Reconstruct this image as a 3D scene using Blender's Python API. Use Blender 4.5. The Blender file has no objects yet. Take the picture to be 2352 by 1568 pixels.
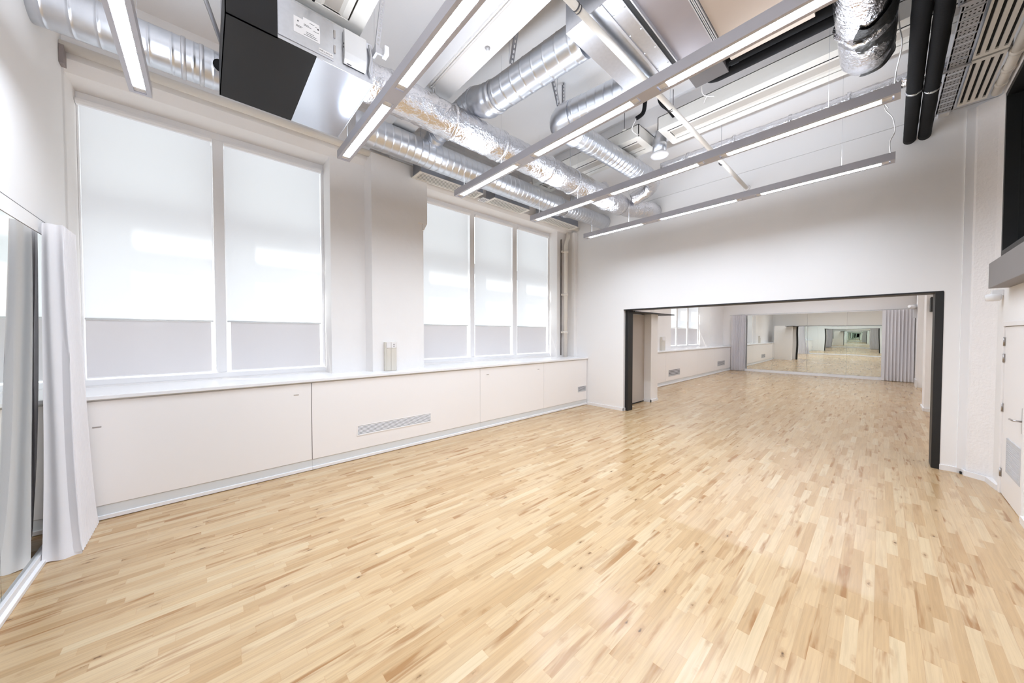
import bpy, math, random
from mathutils import Vector, Matrix, noise
random.seed(7)
R = math.radians
S = bpy.context.scene
COL = S.collection
ORG = {}

# ------------------------------------------------------------------ mesh collector
class MB:
    def __init__(self):
        self.v = []; self.f = []; self.s = []
    def add(self, vs, fs, smooth=False):
        n = len(self.v); self.v += [tuple(p) for p in vs]
        for f in fs:
            self.f.append(tuple(i + n for i in f)); self.s.append(smooth)
        return self
    def box(self, x0, x1, y0, y1, z0, z1):
        x0, x1 = sorted((x0, x1)); y0, y1 = sorted((y0, y1)); z0, z1 = sorted((z0, z1))
        return self.add([(x0,y0,z0),(x1,y0,z0),(x1,y1,z0),(x0,y1,z0),(x0,y0,z1),(x1,y0,z1),(x1,y1,z1),(x0,y1,z1)],
                        [(0,3,2,1),(4,5,6,7),(0,1,5,4),(1,2,6,5),(2,3,7,6),(3,0,4,7)])
    def prism(self, prof, axis, a0, a1):
        def P(u, w, a):
            return {'x': (a,u,w), 'y': (u,a,w), 'z': (u,w,a)}[axis]
        n = len(prof)
        vs = [P(u,w,a0) for u,w in prof] + [P(u,w,a1) for u,w in prof]
        fs = [tuple(range(n))[::-1], tuple(range(n,2*n))] + [(i,(i+1)%n,n+(i+1)%n,n+i) for i in range(n)]
        return self.add(vs, fs)
    def tube(self, path, r, n=16, caps=True, warp=None):
        path = [Vector(p) for p in path]; m = len(path)
        rs = r if isinstance(r, (list, tuple)) else [r]*m
        T = []
        for i in range(m):
            d = path[min(i+1,m-1)] - path[max(i-1,0)]
            T.append(d.normalized() if d.length > 1e-9 else (T[-1] if T else Vector((0,0,1))))
        up = Vector((0,0,1)) if abs(T[0].z) < .9 else Vector((1,0,0))
        N = (up - T[0]*up.dot(T[0])).normalized()
        vs = []
        for i in range(m):
            N = (N - T[i]*N.dot(T[i])).normalized(); B = T[i].cross(N)
            for k in range(n):
                a = 2*math.pi*k/n
                d = N*math.cos(a) + B*math.sin(a)
                p = path[i] + d*rs[i]
                if warp: p = p + d*warp(p)
                vs.append(p)
        fs = [(i*n+k, i*n+(k+1)%n, (i+1)*n+(k+1)%n, (i+1)*n+k) for i in range(m-1) for k in range(n)]
        self.add(vs, fs, True)
        if caps:
            b = len(self.v) - m*n
            self.f.append(tuple(b+k for k in range(n))[::-1]); self.s.append(False)
            self.f.append(tuple(b+(m-1)*n+k for k in range(n))); self.s.append(False)
        return self
    def cyl(self, p, q, r, n=16):
        return self.tube([p, q], r, n)
    def grid(self, fn, nu, nv):
        vs = [fn(i/nu, j/nv) for j in range(nv+1) for i in range(nu+1)]
        fs = [(j*(nu+1)+i, j*(nu+1)+i+1, (j+1)*(nu+1)+i+1, (j+1)*(nu+1)+i) for j in range(nv) for i in range(nu)]
        return self.add(vs, fs, True)
    def build(self, name, mat, parent=None, bevel=0, at=None):
        if parent is not None: o3 = ORG[parent.name]
        elif at is not None: o3 = Vector(at)
        else:
            xs = [p[0] for p in self.v]; ys = [p[1] for p in self.v]; zs = [p[2] for p in self.v]
            o3 = Vector(((min(xs)+max(xs))/2, (min(ys)+max(ys))/2, min(zs)))
        me = bpy.data.meshes.new(name)
        me.from_pydata([Vector(p)-o3 for p in self.v], [], self.f); me.update()
        me.polygons.foreach_set('use_smooth', self.s)
        me.materials.append(mat)
        o = bpy.data.objects.new(name, me); COL.objects.link(o)
        if parent is not None: o.parent = parent
        else: o.location = o3
        ORG[o.name] = o3
        if bevel:
            b = o.modifiers.new('bevel', 'BEVEL'); b.width = bevel; b.segments = 2; b.limit_method = 'ANGLE'; b.angle_limit = R(50)
        return o

def tag(o, label, cat, group=None, kind=None):
    o['label'] = label; o['category'] = cat
    if group: o['group'] = group
    if kind: o['kind'] = kind
    return o
def thing(name, loc, label, cat, group=None, kind=None):
    o = bpy.data.objects.new(name, None); COL.objects.link(o)
    o.location = loc; o.empty_display_size = .1; ORG[o.name] = Vector(loc)
    return tag(o, label, cat, group, kind)
def copy_tree(o, delta=None, parent=None):
    c = o.copy(); COL.objects.link(c)
    if parent is not None: c.parent = parent
    if delta is not None: c.location = Vector(o.location) + Vector(delta)
    for ch in list(o.children): copy_tree(ch, None, c)
    return c
def box(name, mat, x0, x1, y0, y1, z0, z1, parent=None, bevel=0):
    return MB().box(x0,x1,y0,y1,z0,z1).build(name, mat, parent, bevel)
def struct(o, label, cat):
    return tag(o, label, cat, kind='structure')

# ------------------------------------------------------------------ materials
def lin(h):
    h = h.lstrip('#'); c = [int(h[i:i+2],16)/255 for i in (0,2,4)]
    return tuple(x/12.92 if x <= .04045 else ((x+.055)/1.055)**2.4 for x in c) + (1,)
def new_mat(name):
    m = bpy.data.materials.new(name); m.use_nodes = True
    nt = m.node_tree; b = nt.nodes['Principled BSDF']
    return m, nt, b
def N(nt, t, **kw):
    n = nt.nodes.new(t)
    for k, v in kw.items():
        if hasattr(n, k): setattr(n, k, v)
        else: n.inputs[k].default_value = v
    return n
def M(name, col, rough=.5, metal=0, spec=.5, bump=None, vary=None, coat=0):
    """bump=(scale,strength,distance); vary=(scale,amount)"""
    m, nt, b = new_mat(name)
    b.inputs['Base Color'].default_value = lin(col)
    b.inputs['Roughness'].default_value = rough; b.inputs['Metallic'].default_value = metal
    b.inputs['Specular IOR Level'].default_value = spec; b.inputs['Coat Weight'].default_value = coat
    if bump or vary: g = N(nt, 'ShaderNodeNewGeometry')
    if bump:
        t = N(nt, 'ShaderNodeTexNoise', Scale=bump[0], Detail=4.0); nt.links.new(g.outputs['Position'], t.inputs['Vector'])
        u = N(nt, 'ShaderNodeBump', Strength=bump[1], Distance=bump[2]); nt.links.new(t.outputs['Fac'], u.inputs['Height'])
        nt.links.new(u.outputs['Normal'], b.inputs['Normal'])
    if vary:
        t2 = N(nt, 'ShaderNodeTexNoise', Scale=vary[0], Detail=3.0); nt.links.new(g.outputs['Position'], t2.inputs['Vector'])
        mx = N(nt, 'ShaderNodeMix', data_type='RGBA'); c = lin(col)
        mx.inputs[6].default_value = tuple(x*(1-vary[1]) for x in c[:3]) + (1,); mx.inputs[7].default_value = tuple(min(1,x*(1+vary[1])) for x in c[:3]) + (1,)
        nt.links.new(t2.outputs['Fac'], mx.inputs[0]); nt.links.new(mx.outputs[2], b.inputs['Base Color'])
    return m
def emit(name, col, strength):
    m, nt, b = new_mat(name)
    b.inputs['Base Color'].default_value = (.8,.8,.8,1)
    b.inputs['Emission Color'].default_value = lin(col); b.inputs['Emission Strength'].default_value = strength
    m.cycles.emission_sampling = 'FRONT'
    return m
def cloth(name, col, trans, weave=0):
    m, nt, b = new_mat(name); nt.nodes.remove(b); out = nt.nodes['Material Output']
    d = N(nt, 'ShaderNodeBsdfDiffuse', Color=lin(col)); t = N(nt, 'ShaderNodeBsdfTranslucent', Color=lin(col))
    mx = N(nt, 'ShaderNodeMixShader', Fac=trans)
    nt.links.new(d.outputs[0], mx.inputs[1]); nt.links.new(t.outputs[0], mx.inputs[2]); nt.links.new(mx.outputs[0], out.inputs[0])
    if weave:
        g = N(nt, 'ShaderNodeNewGeometry'); tx = N(nt, 'ShaderNodeTexNoise', Scale=weave); bp = N(nt, 'ShaderNodeBump', Strength=.15, Distance=.002)
        nt.links.new(g.outputs['Position'], tx.inputs['Vector']); nt.links.new(tx.outputs['Fac'], bp.inputs['Height'])
        nt.links.new(bp.outputs[0], d.inputs['Normal'])
    return m
def glass(name, tint, refl):
    m, nt, b = new_mat(name); nt.nodes.remove(b); out = nt.nodes['Material Output']
    t = N(nt, 'ShaderNodeBsdfTransparent', Color=tint); g = N(nt, 'ShaderNodeBsdfGlossy', Roughness=.01)
    mx = N(nt, 'ShaderNodeMixShader', Fac=refl)
    nt.links.new(t.outputs[0], mx.inputs[1]); nt.links.new(g.outputs[0], mx.inputs[2]); nt.links.new(mx.outputs[0], out.inputs[0])
    return m

WHITE = M('white_paint', '#F7F5F4', .55, bump=(60,.05,.002), vary=(1.3,.012))
PLASTER = M('painted_plaster', '#F6F3F1', .7, bump=(9,.35,.01), vary=(2.2,.025))
ROUGH = M('rough_plaster', '#F6F2F0', .8, bump=(34,.8,.012), vary=(5,.03))
CONC = M('painted_concrete', '#F5F3F3', .75, bump=(14,.3,.008), vary=(1.1,.03))
LAMI = M('white_laminate', '#F7F3F1', .35, vary=(.6,.01))
SILL = M('white_sill_board', '#F4F3F4', .25)
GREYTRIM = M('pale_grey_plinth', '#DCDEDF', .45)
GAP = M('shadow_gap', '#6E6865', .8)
BLACK = M('black_steel', '#0D0C0D', .5)
BLKFOAM = M('black_foam_insulation', '#0B0A0C', .8, spec=.25, bump=(50,.35,.004))
GALV = M('galvanised_steel', '#D2D4DA', .33, 1, vary=(26,.09), bump=(4,.08,.01))
GALVS = M('spiral_duct_steel', '#D5D8DE', .32, 1, vary=(14,.08), bump=(9,.05,.004))
FOIL = M('aluminium_foil', '#E6E6EA', .2, 1, bump=(26,.55,.03))
ALU = M('silver_housing', '#BCBBC2', .42, .35)
SILVER = M('polished_panel', '#DEE2EC', .22, 1, vary=(3,.03))
ZINC = M('zinc_strip', '#C9C9CC', .38, .8)
CREAM = M('cream_paint', '#EDE6DC', .45)
BEIGE = M('beige_trunking', '#D9D3C8', .45)
CHILL = M('chilled_beam_white', '#EFEBE4', .4)
CHILLG = M('perforated_grey', '#BDB6AE', .5)
LABEL = M('label_paper', '#EEEBEA', .5)
INK = M('dark_ink', '#4A484A', .6)
CHROME = M('brushed_steel', '#B5B0AE', .3, 1)
DKBOX = M('dark_grey_box', '#5E5856', .55)
GREYBOX = M('grey_box', '#7F7A78', .55, vary=(3,.04))
CABLE = M('white_cable', '#EDE9E6', .5)
GRILLE = M('grille_grey', '#C9C9CC', .5)
DARK = M('dark_slot', '#141214', .9)
PARTI = M('grey_partition', '#B9B0A8', .5)
BLIND = cloth('blind_fabric', '#F4F5F8', .5)
BLINDLOW = cloth('privacy_fabric', '#E6E3E4', .02)
VOILE = cloth('white_curtain', '#FCFAFC', .2, 180)
PANE = glass('window_glass', (.97,.985,.98,1), .06)
DKGLASS = M('dark_glass', '#1A1D1F', .03, spec=1.0)
LENS = emit('lamp_lens', '#E6F1FF', 92.0)
UPFILL = emit('added_ceiling_fill', '#E6F1FF', 28.0)  # added glow for brightening the ceiling, not a lamp of the fixture
def mirror_mat():
    m, nt, b = new_mat('mirror_glass')
    b.inputs['Base Color'].default_value = (.90,.93,.90,1); b.inputs['Metallic'].default_value = 1; b.inputs['Roughness'].default_value = 0
    g = N(nt, 'ShaderNodeNewGeometry'); t = N(nt, 'ShaderNodeTexNoise', Scale=.9, Detail=0.0)
    u = N(nt, 'ShaderNodeBump', Strength=.04, Distance=.05)
    nt.links.new(g.outputs['Position'], t.inputs['Vector']); nt.links.new(t.outputs['Fac'], u.inputs['Height']); nt.links.new(u.outputs[0], b.inputs['Normal'])
    return m
MIRROR = mirror_mat()
MIRRORP = M('mirror_glass_flat', '#F2F7F3', 0, 1)

def floor_mat():
    m, nt, b = new_mat('maple_strip_floor'); L = nt.links.new
    g = N(nt, 'ShaderNodeNewGeometry'); sp = N(nt, 'ShaderNodeSeparateXYZ'); L(g.outputs['Position'], sp.inputs[0])
    def ma(op, a, bb=None, c=None):
        n = N(nt, 'ShaderNodeMath', operation=op)
        for i, q in enumerate((a, bb, c)):
            if q is None: continue
            if isinstance(q, (int, float)): n.inputs[i].default_value = q
            else: L(q, n.inputs[i])
        return n.outputs[0]
    X, Y = sp.outputs[0], sp.outputs[1]
    yw = ma('DIVIDE', Y, .068); row = ma('FLOOR', yw); fy = ma('FRACT', yw)
    W = ma('ADD', ma('MULTIPLY', X, 1.75), ma('MULTIPLY', row, 57.31))
    vo = N(nt, 'ShaderNodeTexVoronoi', voronoi_dimensions='1D', feature='F1'); vo.inputs['Scale'].default_value = 1; L(W, vo.inputs['W'])
    ve = N(nt, 'ShaderNodeTexVoronoi', voronoi_dimensions='1D', feature='DISTANCE_TO_EDGE'); ve.inputs['Scale'].default_value = 1; L(W, ve.inputs['W'])
    cs = N(nt, 'ShaderNodeSeparateColor'); L(vo.outputs['Color'], cs.inputs[0])
    rnd, rnd2, rnd3 = cs.outputs[0], cs.outputs[1], cs.outputs[2]
    def ramp(fac, stops):
        r = N(nt, 'ShaderNodeValToRGB'); e = r.color_ramp.elements
        while len(e) < len(stops): e.new(.5)
        for el, (p, c) in zip(e, stops):
            el.position = p; el.color = lin(c) if isinstance(c, str) else (c,c,c,1)
        L(fac, r.inputs[0]); return r.outputs[0]
    base = ramp(rnd, [(0,'#B6946A'),(.08,'#BF9F76'),(.45,'#C7A981'),(.85,'#CBAF89'),(1,'#D0B894')])
    def vec(sx, sy, oz):
        c = N(nt, 'ShaderNodeCombineXYZ'); L(ma('MULTIPLY', X, sx), c.inputs[0]); L(ma('MULTIPLY', Y, sy), c.inputs[1]); L(oz, c.inputs[2]); return c.outputs[0]
    off = ma('MULTIPLY', rnd2, 40.0)
    gr = N(nt, 'ShaderNodeTexNoise', Scale=1.0, Detail=5.0, Roughness=.6, Distortion=.6); L(vec(2.2,55,off), gr.inputs['Vector'])
    grain = ramp(gr.outputs['Fac'], [(.28,.80),(.6,1.0)])
    def mul(a, bb, fac=1.0):
        n = N(nt, 'ShaderNodeMix', data_type='RGBA', blend_type='MULTIPLY'); n.inputs[0].default_value = fac; L(a, n.inputs[6]); L(bb, n.inputs[7]); return n.outputs[2]
    def mix(f, a, col):
        n = N(nt, 'ShaderNodeMix', data_type='RGBA'); L(f, n.inputs[0]); L(a, n.inputs[6]); n.inputs[7].default_value = lin(col); return n.outputs[2]
    c = mul(base, grain, .9)
    # heartwood streaks, only in some blocks
    st = N(nt, 'ShaderNodeTexNoise', Scale=1.0, Detail=3.0, Distortion=.4); L(vec(1.7,16,off), st.inputs['Vector'])
    stf = ma('MULTIPLY', ramp(st.outputs['Fac'], [(.53,0.0),(.66,1.0)]), ramp(rnd3, [(.25,0.05),(.85,.85)]))
    c = mix(stf, c, '#94683C')
    # small knots
    kn = N(nt, 'ShaderNodeTexVoronoi', feature='F1', voronoi_dimensions='3D'); kn.inputs['Scale'].default_value = 1; L(vec(4.2,12,ma('MULTIPLY',rnd2,3.0)), kn.inputs['Vector'])
    kc = N(nt, 'ShaderNodeSeparateColor'); L(kn.outputs['Color'], kc.inputs[0])
    dn = N(nt, 'ShaderNodeTexNoise', Scale=45.0, Detail=2.0); L(g.outputs['Position'], dn.inputs['Vector'])
    kd = ma('ADD', kn.outputs['Distance'], ma('MULTIPLY', ma('SUBTRACT', dn.outputs['Fac'], .5), .25))
    gate = ma('GREATER_THAN', kc.outputs[0], .52)
    halo = ma('MULTIPLY', ma('MULTIPLY', ramp(kd, [(.05,1.0),(.30,0.0)]), gate), .55)
    c = mix(halo, c, '#966D42')
    gate2 = ma('GREATER_THAN', kc.outputs[1], .36)
    core = ma('MULTIPLY', ma('MULTIPLY', ma('MULTIPLY', ramp(kd, [(.02,1.0),(.12,0.0)]), gate), gate2), .85)
    c = mix(core, c, '#3E2716')
    # joints
    ed = ma('MINIMUM', fy, ma('SUBTRACT', 1.0, fy))
    jy = ma('MULTIPLY', ma('LESS_THAN', ed, .010), .16)
    jx = ma('MULTIPLY', ma('LESS_THAN', ve.outputs['Distance'], .004), .18)
    c = mix(ma('MAXIMUM', jx, jy), c, '#A87B50')
    y3 = ma('FRACT', ma('DIVIDE', Y, .204)); e3 = ma('MINIMUM', y3, ma('SUBTRACT', 1.0, y3))
    c = mix(ma('MULTIPLY', ma('LESS_THAN', e3, .005), .3), c, '#8F6A48')
    L(c, b.inputs['Base Color'])
    rn = N(nt, 'ShaderNodeTexNoise', Scale=1.4, Detail=3.0); L(g.outputs['Position'], rn.inputs['Vector'])
    rr = ramp(rn.outputs['Fac'], [(.3,.19),(.7,.28)]); L(rr, b.inputs['Roughness'])
    b.inputs['Specular IOR Level'].default_value = .5
    return m
FLOOR = floor_mat()

# ------------------------------------------------------------------ setting
XM, XD, XF = -1.08, 7.82, 21.12          # mirror wall, dividing wall, far wall
YR = -1.02                               # right wall
ZC = 5.75                                # soffit of the slab
struct(box('floor', FLOOR, -1.4, 21.5, -1.5, 6.0, -.1, 0), 'pale maple strip floor of the dance studio running through both rooms', 'floor')
struct(box('ceiling', CONC, -1.4, 21.5, -1.5, 7.0, ZC, ZC+.2), 'white painted concrete ceiling slab above the ducts', 'ceiling')

w = MB()                                 # window wall of this room
w.box(-1.4, XD, 6.365, 6.8, 0, 1.36)
w.prism([(5.92,ZC),(5.92,4.90),(6.02,4.80),(7.06,4.80),(7.06,ZC)], 'x', -1.4, XD)
w.box(1.52, 3.07, 6.0, 6.8, 1.3, 4.85)                      # pillar between the windows
w.prism([(2.05,6.02),(2.10,5.80),(2.95,5.80),(2.96,5.84),(3.07,5.84),(3.07,6.02)], 'z', 1.3, 4.02)
w.prism([(2.05,6.02),(2.10,5.80),(3.13,5.80),(3.15,6.3),(3.07,6.3)], 'z', 4.02, 5.0)
w.prism([(3.05,3.90),(3.07,3.90),(3.13,4.02),(3.13,4.2),(3.05,4.2)], 'y', 5.81, 6.25)
w.box(7.27, XD, 6.1, 6.8, 1.3, 4.85)
w.box(7.69, XD, 5.83, 6.15, 1.3, 4.80)
w.box(-1.4, XM, 5.9, 6.8, 0, ZC)
struct(w.build('wall_window', PLASTER), 'white plastered window wall with a thick pillar and deep beam', 'wall')
w = MB()                                 # far room window wall
w.box(8.12, 21.4, 6.365, 6.8, 0, 1.36); w.box(8.12, 21.4, 5.92, 6.8, 4.0, ZC)
w.box(8.12, 14.45, 5.95, 6.8, 1.3, 4.1); w.box(12.6, 14.12, 5.80, 6.0, 1.3, 4.1); w.box(18.98, 21.4, 5.85, 6.8, 1.3, 4.1)
struct(w.build('wall_window_far', PLASTER), 'white window wall of the far room seen through the wide opening', 'wall')
struct(box('wall_left', WHITE, -1.4, XM, -1.5, 6.0, 0, ZC), 'white wall at the left edge carrying the big mirror', 'wall')
w = MB()
w.box(XD, 8.12, 4.38, 6.8, 0, 2.57); w.box(XD, 8.12, -1.32, -.60, 0, 2.57); w.box(XD, 8.12, -1.32, 6.8, 2.57, 5.10); w.box(XD-.004, 8.12, -1.32, 6.8, 5.105, ZC)
struct(w.build('wall_divider', WHITE), 'smooth white dividing wall with the wide black framed opening', 'wall')
w = MB()
w.box(-1.4, 6.22, -1.32, YR, 0, 2.10); w.box(7.25, XD, -1.32, YR, 0, 2.10); w.box(-1.4, XD, -1.32, YR, 2.10, 2.94)
w.box(-1.4, 3.0, -1.32, YR, 2.94, 4.98); w.box(7.5, XD, -1.32, YR, 2.94, 4.98); w.box(-1.4, XD, -1.32, YR, 4.98, ZC)
struct(w.build('wall_right', PLASTER), 'white right hand wall with the service door and black window', 'wall')
w = MB(); w.box(8.12, 21.4, -1.35, -1.05, 0, ZC); w.box(13.45, 14.1, -1.06, -.77, 0, ZC); w.box(19.2, 19.9, -1.06, -.90, 0, ZC)
struct(w.build('wall_right_far', PLASTER), 'white right wall of the far room with its piers', 'wall')
struct(box('wall_far', WHITE, XF, 21.5, -1.5, 6.8, 0, ZC), 'white end wall of the far room behind its mirror', 'wall')

w = MB(); w.prism([(7.60,YR),(7.64,-.99),(7.74,-.84),(XD,-.82),(XD,YR)], 'z', 0, 5.03)
struct(w.build('trim_1', ROUGH), 'rough plastered pier between the opening and the service door', 'pier')
struct(box('trim_2', SILL, 7.79, XD, -.835, -.752, .06, 5.04), 'smooth bright white vertical strip beside the rough pier', 'strip')
b = MB(); b.box(2.12, 2.455, -1.02, 5.92, 5.09, ZC)
struct(b.build('ceiling_beam', CONC), 'white concrete downstand beam nearer the camera, carrying two conduits', 'beam')
b = MB(); b.box(5.61, 6.2, -1.02, 5.92, 5.46, ZC)
struct(b.build('ceiling_beam', CONC), 'white concrete downstand beam above the row of chilled beams', 'beam')
# skirtings
b = MB(); b.box(XD-.018, XD+.0, 4.36, 5.47, 0, .075); b.box(XD-.018, 7.9, 4.362, 4.38, 0, .075)
struct(b.build('baseboard_divider', SILL), 'white skirting left of the opening in the dividing wall', 'skirting')
b = MB(); b.box(XD-.02, XD, -.80, -.60, 0, .075); b.prism([(7.60,YR),(7.62,-.975),(7.72,-.83),(XD,-.80),(XD,-.79),(7.71,-.80),(7.60,-.96),(7.27,-1.0),(7.27,YR)], 'z', 0, .07)
struct(b.build('baseboard_right', SILL), 'white skirting wrapping the pier right of the opening', 'skirting')
b = MB(); b.box(5.0, 6.2, YR, -1.0, 0, .075)
struct(b.build('baseboard_door', SILL), 'white skirting end by the latch side of the service door', 'skirting')
struct(box('trim_3', BLACK, 7.76, 7.83, -.815, -.775, 0, .03, bevel=.003), 'small black floor stop at the skirting right of the opening', 'stop')

# black frame of the opening
b = MB(); b.box(7.90, 8.14, 4.30, 4.385, 0, 2.555); b.box(XD-.006, 8.14, -.605, -.525, 0, 2.56); b.box(XD-.004, 8.14, -.6, 4.385, 2.548, 2.572)
struct(b.build('trim_4', BLACK, bevel=.003), 'black steel frame lining the wide opening between the rooms', 'frame')

# folding partition bay just beyond the opening
t = thing('folding_partition', (8.9, 4.7, 0), 'stacked grey folding partition panel parked left of the opening', 'partition')
box('panel', PARTI, 8.25, 9.42, 4.62, 4.72, .03, 2.50, t, .004)
box('bottom_seal', BLACK, 8.25, 9.42, 4.615, 4.71, 0.001, .03, t)
box('top_track', BLACK, 8.14, 10.6, 4.25, 4.70, 2.52, 2.545, t)
b = MB(); b.box(9.42, 9.85, 4.42, 5.47, 0, 2.57); b.box(8.12, 8.3, 4.66, 5.47, 0, 2.57)
struct(b.build('trim_5', PLASTER), 'white boxed pier beside the stacked folding partition', 'pier')
b = MB(); b.box(9.40, 9.87, 4.40, 4.42, 0, .07); b.box(9.40, 9.42, 4.40, 4.62, 0, .07)
struct(b.build('baseboard_pier', SILL), 'white skirting of the boxed pier by the folding partition', 'skirting')

# ------------------------------------------------------------------ windows
def window(name, label, x0, x1, mull, yw, z0, z1, glaz):
    t = thing(name, ((x0+x1)/2, yw+.05, z0), label, 'window', kind='structure')
    f = MB(); f.box(x0, x1, yw-.02, yw+.32, z1, z1+.10); f.box(x0, x1, yw-.06, yw+.32, z0-.07, z0)
    for a, c in mull: f.box(a, c, yw-.03, yw+.30, z0, z1)
    f.box(x0, x0+.02, yw, yw+.3, z0, z1); f.box(x1-.04, x1, yw-.02, yw+.3, z0, z1)
    f.build('window_frame', SILL, t, .006)
    edges = [x0] + [e for p in mull for e in p] + [x1]
    for i in range(0, len(edges), 2):
        a, c = edges[i], edges[i+1]
        g = MB(); g.box(a+.05, c-.05, yw+.235, yw+.275, glaz-.12, glaz+.12); g.box(a, a+.04, yw+.235, yw+.275, z0, z1); g.box(c-.03, c, yw+.235, yw+.275, z0, z1)
        s = g.build('sash', SILL, t)
        MB().box(a+.01, c-.01, yw+.25, yw+.256, z0, z1).build('pane', PANE, s)
    return t
W1M = [(.115,.235)]; W2M = [(4.53,4.655),(5.86,6.01)]
window('window_1', 'tall two bay window with blinds drawn, left of the pillar', XM, 1.52, W1M, 6.42, 1.40, 4.70, 3.53)
window('window_2', 'tall three bay window with blinds drawn, right of the pillar', 3.06, 7.27, W2M, 6.42, 1.42, 4.72, 3.53)
window('window_4', 'three bay window of the far room seen through the opening', 14.4, 18.98, [(16.15,16.3),(17.45,17.62)], 6.42, 1.42, 3.95, 3.1)

def blind(x0, x1, y, zt, zb, z0, label, gl, gr, group):
    t = thing('roller_blind', ((x0+x1)/2, y, zb), label, 'blind', group)
    c = MB(); c.prism([(y-.055,zt),(y-.06,zt-.03),(y-.035,zt-.055),(y+.02,zt-.055),(y+.02,zt)], 'x', x0+.004, x1-.004); c.build('cassette', SILL, t, .004)
    MB().grid(lambda u, v: (x0+gl+(x1-gr-x0-gl)*u, y-.001+.0015*math.sin(3*u)*math.sin(3.1*v), zb+(zt-.05-zb)*v), 12, 12).build('fabric', BLIND, t)
    MB().tube([(x0+gl,y-.001,zb),(x1-gr,y-.001,zb)], .011, 10).build('bottom_bar', GREYTRIM, t)
    return t
def privacy(x0, x1, y, zb, z0, label, gl, gr, group):
    t = thing('privacy_screen', ((x0+x1)/2, y, z0), label, 'screen', group)
    MB().grid(lambda u, v: (x0+gl+(x1-gr-x0-gl)*u, y+.013, z0+.022+(zb-.012-z0-.022)*v), 4, 4).build('fabric', BLINDLOW, t)
    MB().box(x0+gl, x1-gr, y+.006, y+.02, z0+.018, z0+.034).build('bottom_bar', SILL, t)
    return t
Yb = 6.40
G1, G2, G3 = 'roller blinds over the windows', 'grey privacy screens below the blinds', 'far room blinds'
for a, c, zt, lb, gl, gr in ((XM, .115, 4.70, 'widest white roller blind, in the left bay beside the mirror wall', .028, .02), (.235, 1.49, 4.70, 'white roller blind between the wide mullion and the pillar', .012, .03)):
    blind(a, c, Yb, zt, 2.135, 1.4, lb, gl, gr, G1)
for a, c, lb, gl, gr in ((3.08, 4.53, 'white roller blind partly hidden behind the pillar corbel', .02, .055), (4.655, 5.86, 'white roller blind in the middle bay of the three bay window', .02, .05), (6.01, 7.23, 'white roller blind nearest the corner downpipe', .02, .05)):
    blind(a, c, Yb, 4.72, 2.15, 1.42, lb, gl, gr, G1)
for a, c, lb, gl, gr in ((XM, .115, 'grey lower screen behind the curtain and beside the mirror wall', .03, .045), (.235, 1.49, 'grey lower screen between wide mullion and pillar', .05, .045)):
    privacy(a, c, Yb, 2.135, 1.4, lb, gl, gr, G2)
for a, c, lb, gl, gr in ((3.08, 4.53, 'grey lower screen right beside the pillar edge', .02, .075), (4.655, 5.86, 'grey lower screen in the middle bay of the three bay window', .03, .07), (6.01, 7.23, 'grey lower screen nearest the corner downpipe', .03, .06)):
    privacy(a, c, Yb, 2.15, 1.42, lb, gl, gr, G2)
for a, c, lb in ((14.45,16.15,'far room white blind in the leftmost bay'), (16.3,17.45,'far room white blind in the middle bay'), (17.62,18.94,'far room white blind in the rightmost bay')):
    blind(a, c, Yb, 3.95, 2.245, 1.42, lb, .015, .03, G3)
    privacy(a, c, Yb, 2.24, 1.42, lb.replace('white blind', 'grey lower screen'), .03, .05, 'far room privacy screens')

# ------------------------------------------------------------------ cabinets below the windows
YCF = 5.47
tag(MB().box(XM+.002, XD-.002, 5.435, 6.36, 1.272, 1.312).build('worktop', SILL, bevel=.004), 'long white sill board capping the cabinets below the windows', 'worktop')
tag(MB().box(8.14, XF-.02, 5.435, 6.36, 1.272, 1.312).build('worktop', SILL, bevel=.004), 'white sill board in the far room beyond the opening', 'worktop')
def cabinet(x0, x1, label, group, handles=(), grille=None, dark=False):
    t = thing('cabinet_unit', ((x0+x1)/2, 5.7, 0), label, 'cabinet', group)
    box('carcass', LAMI, x0+.001, x1-.001, YCF+.02, 5.98, 0.002, 1.27, t)
    box('front_panel', LAMI, x0+.003, x1-.003, YCF, YCF+.02, .155, 1.252, t, .002)
    box('plinth', GREYTRIM, x0+.001, x1-.001, YCF+.008, YCF+.03, .002, .152, t)
    box('toe_trim', SILL, x0+.001, x1-.001, YCF-.012, YCF+.01, .008, .05, t, .003)
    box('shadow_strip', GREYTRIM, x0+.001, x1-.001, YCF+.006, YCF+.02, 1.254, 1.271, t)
    if dark: box('seam', GAP, x1-.004, x1+.004, YCF-.0015, YCF+.01, .155, 1.252, t)
    for hx, hz in handles:
        h = MB(); h.box(hx-.03, hx+.03, YCF-.004, YCF+.002, hz-.006, hz+.006); h.build('finger_pull', CHROME, t, .002)
    if grille:
        gx0, gx1, gz0, gz1, n = grille
        g = MB(); e = .012
        g.box(gx0-e, gx1+e, YCF-.006, YCF+.001, gz1, gz1+e); g.box(gx0-e, gx1+e, YCF-.006, YCF+.001, gz0-e, gz0)
        g.box(gx0-e, gx0, YCF-.006, YCF+.001, gz0, gz1); g.box(gx1, gx1+e, YCF-.006, YCF+.001, gz0, gz1)
        f = g.build('grille', GRILLE if n < 5 else LAMI, t)
        MB().box(gx0, gx1, YCF-.001, YCF+.0005, gz0, gz1).build('grille_back', INK, f)
        l = MB(); st = (gz1-gz0)/n
        for i in range(n):
            z = gz0 + i*st
            l.prism([(YCF-.006,z+st*.08),(YCF-.004,z+st*.08),(YCF-.0012,z+st*.68),(YCF-.0035,z+st*.68)], 'x', gx0, gx1)
        l.build('louvre', SILL if n >= 5 else GRILLE, f)
    return t
CG = 'white cabinets below the windows'
cabinet(XM+.004, 1.115, 'long white cabinet behind the curtain end, nearest the mirror wall', CG, [(.93,1.105),(-.84,.985)], None, True)
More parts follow.
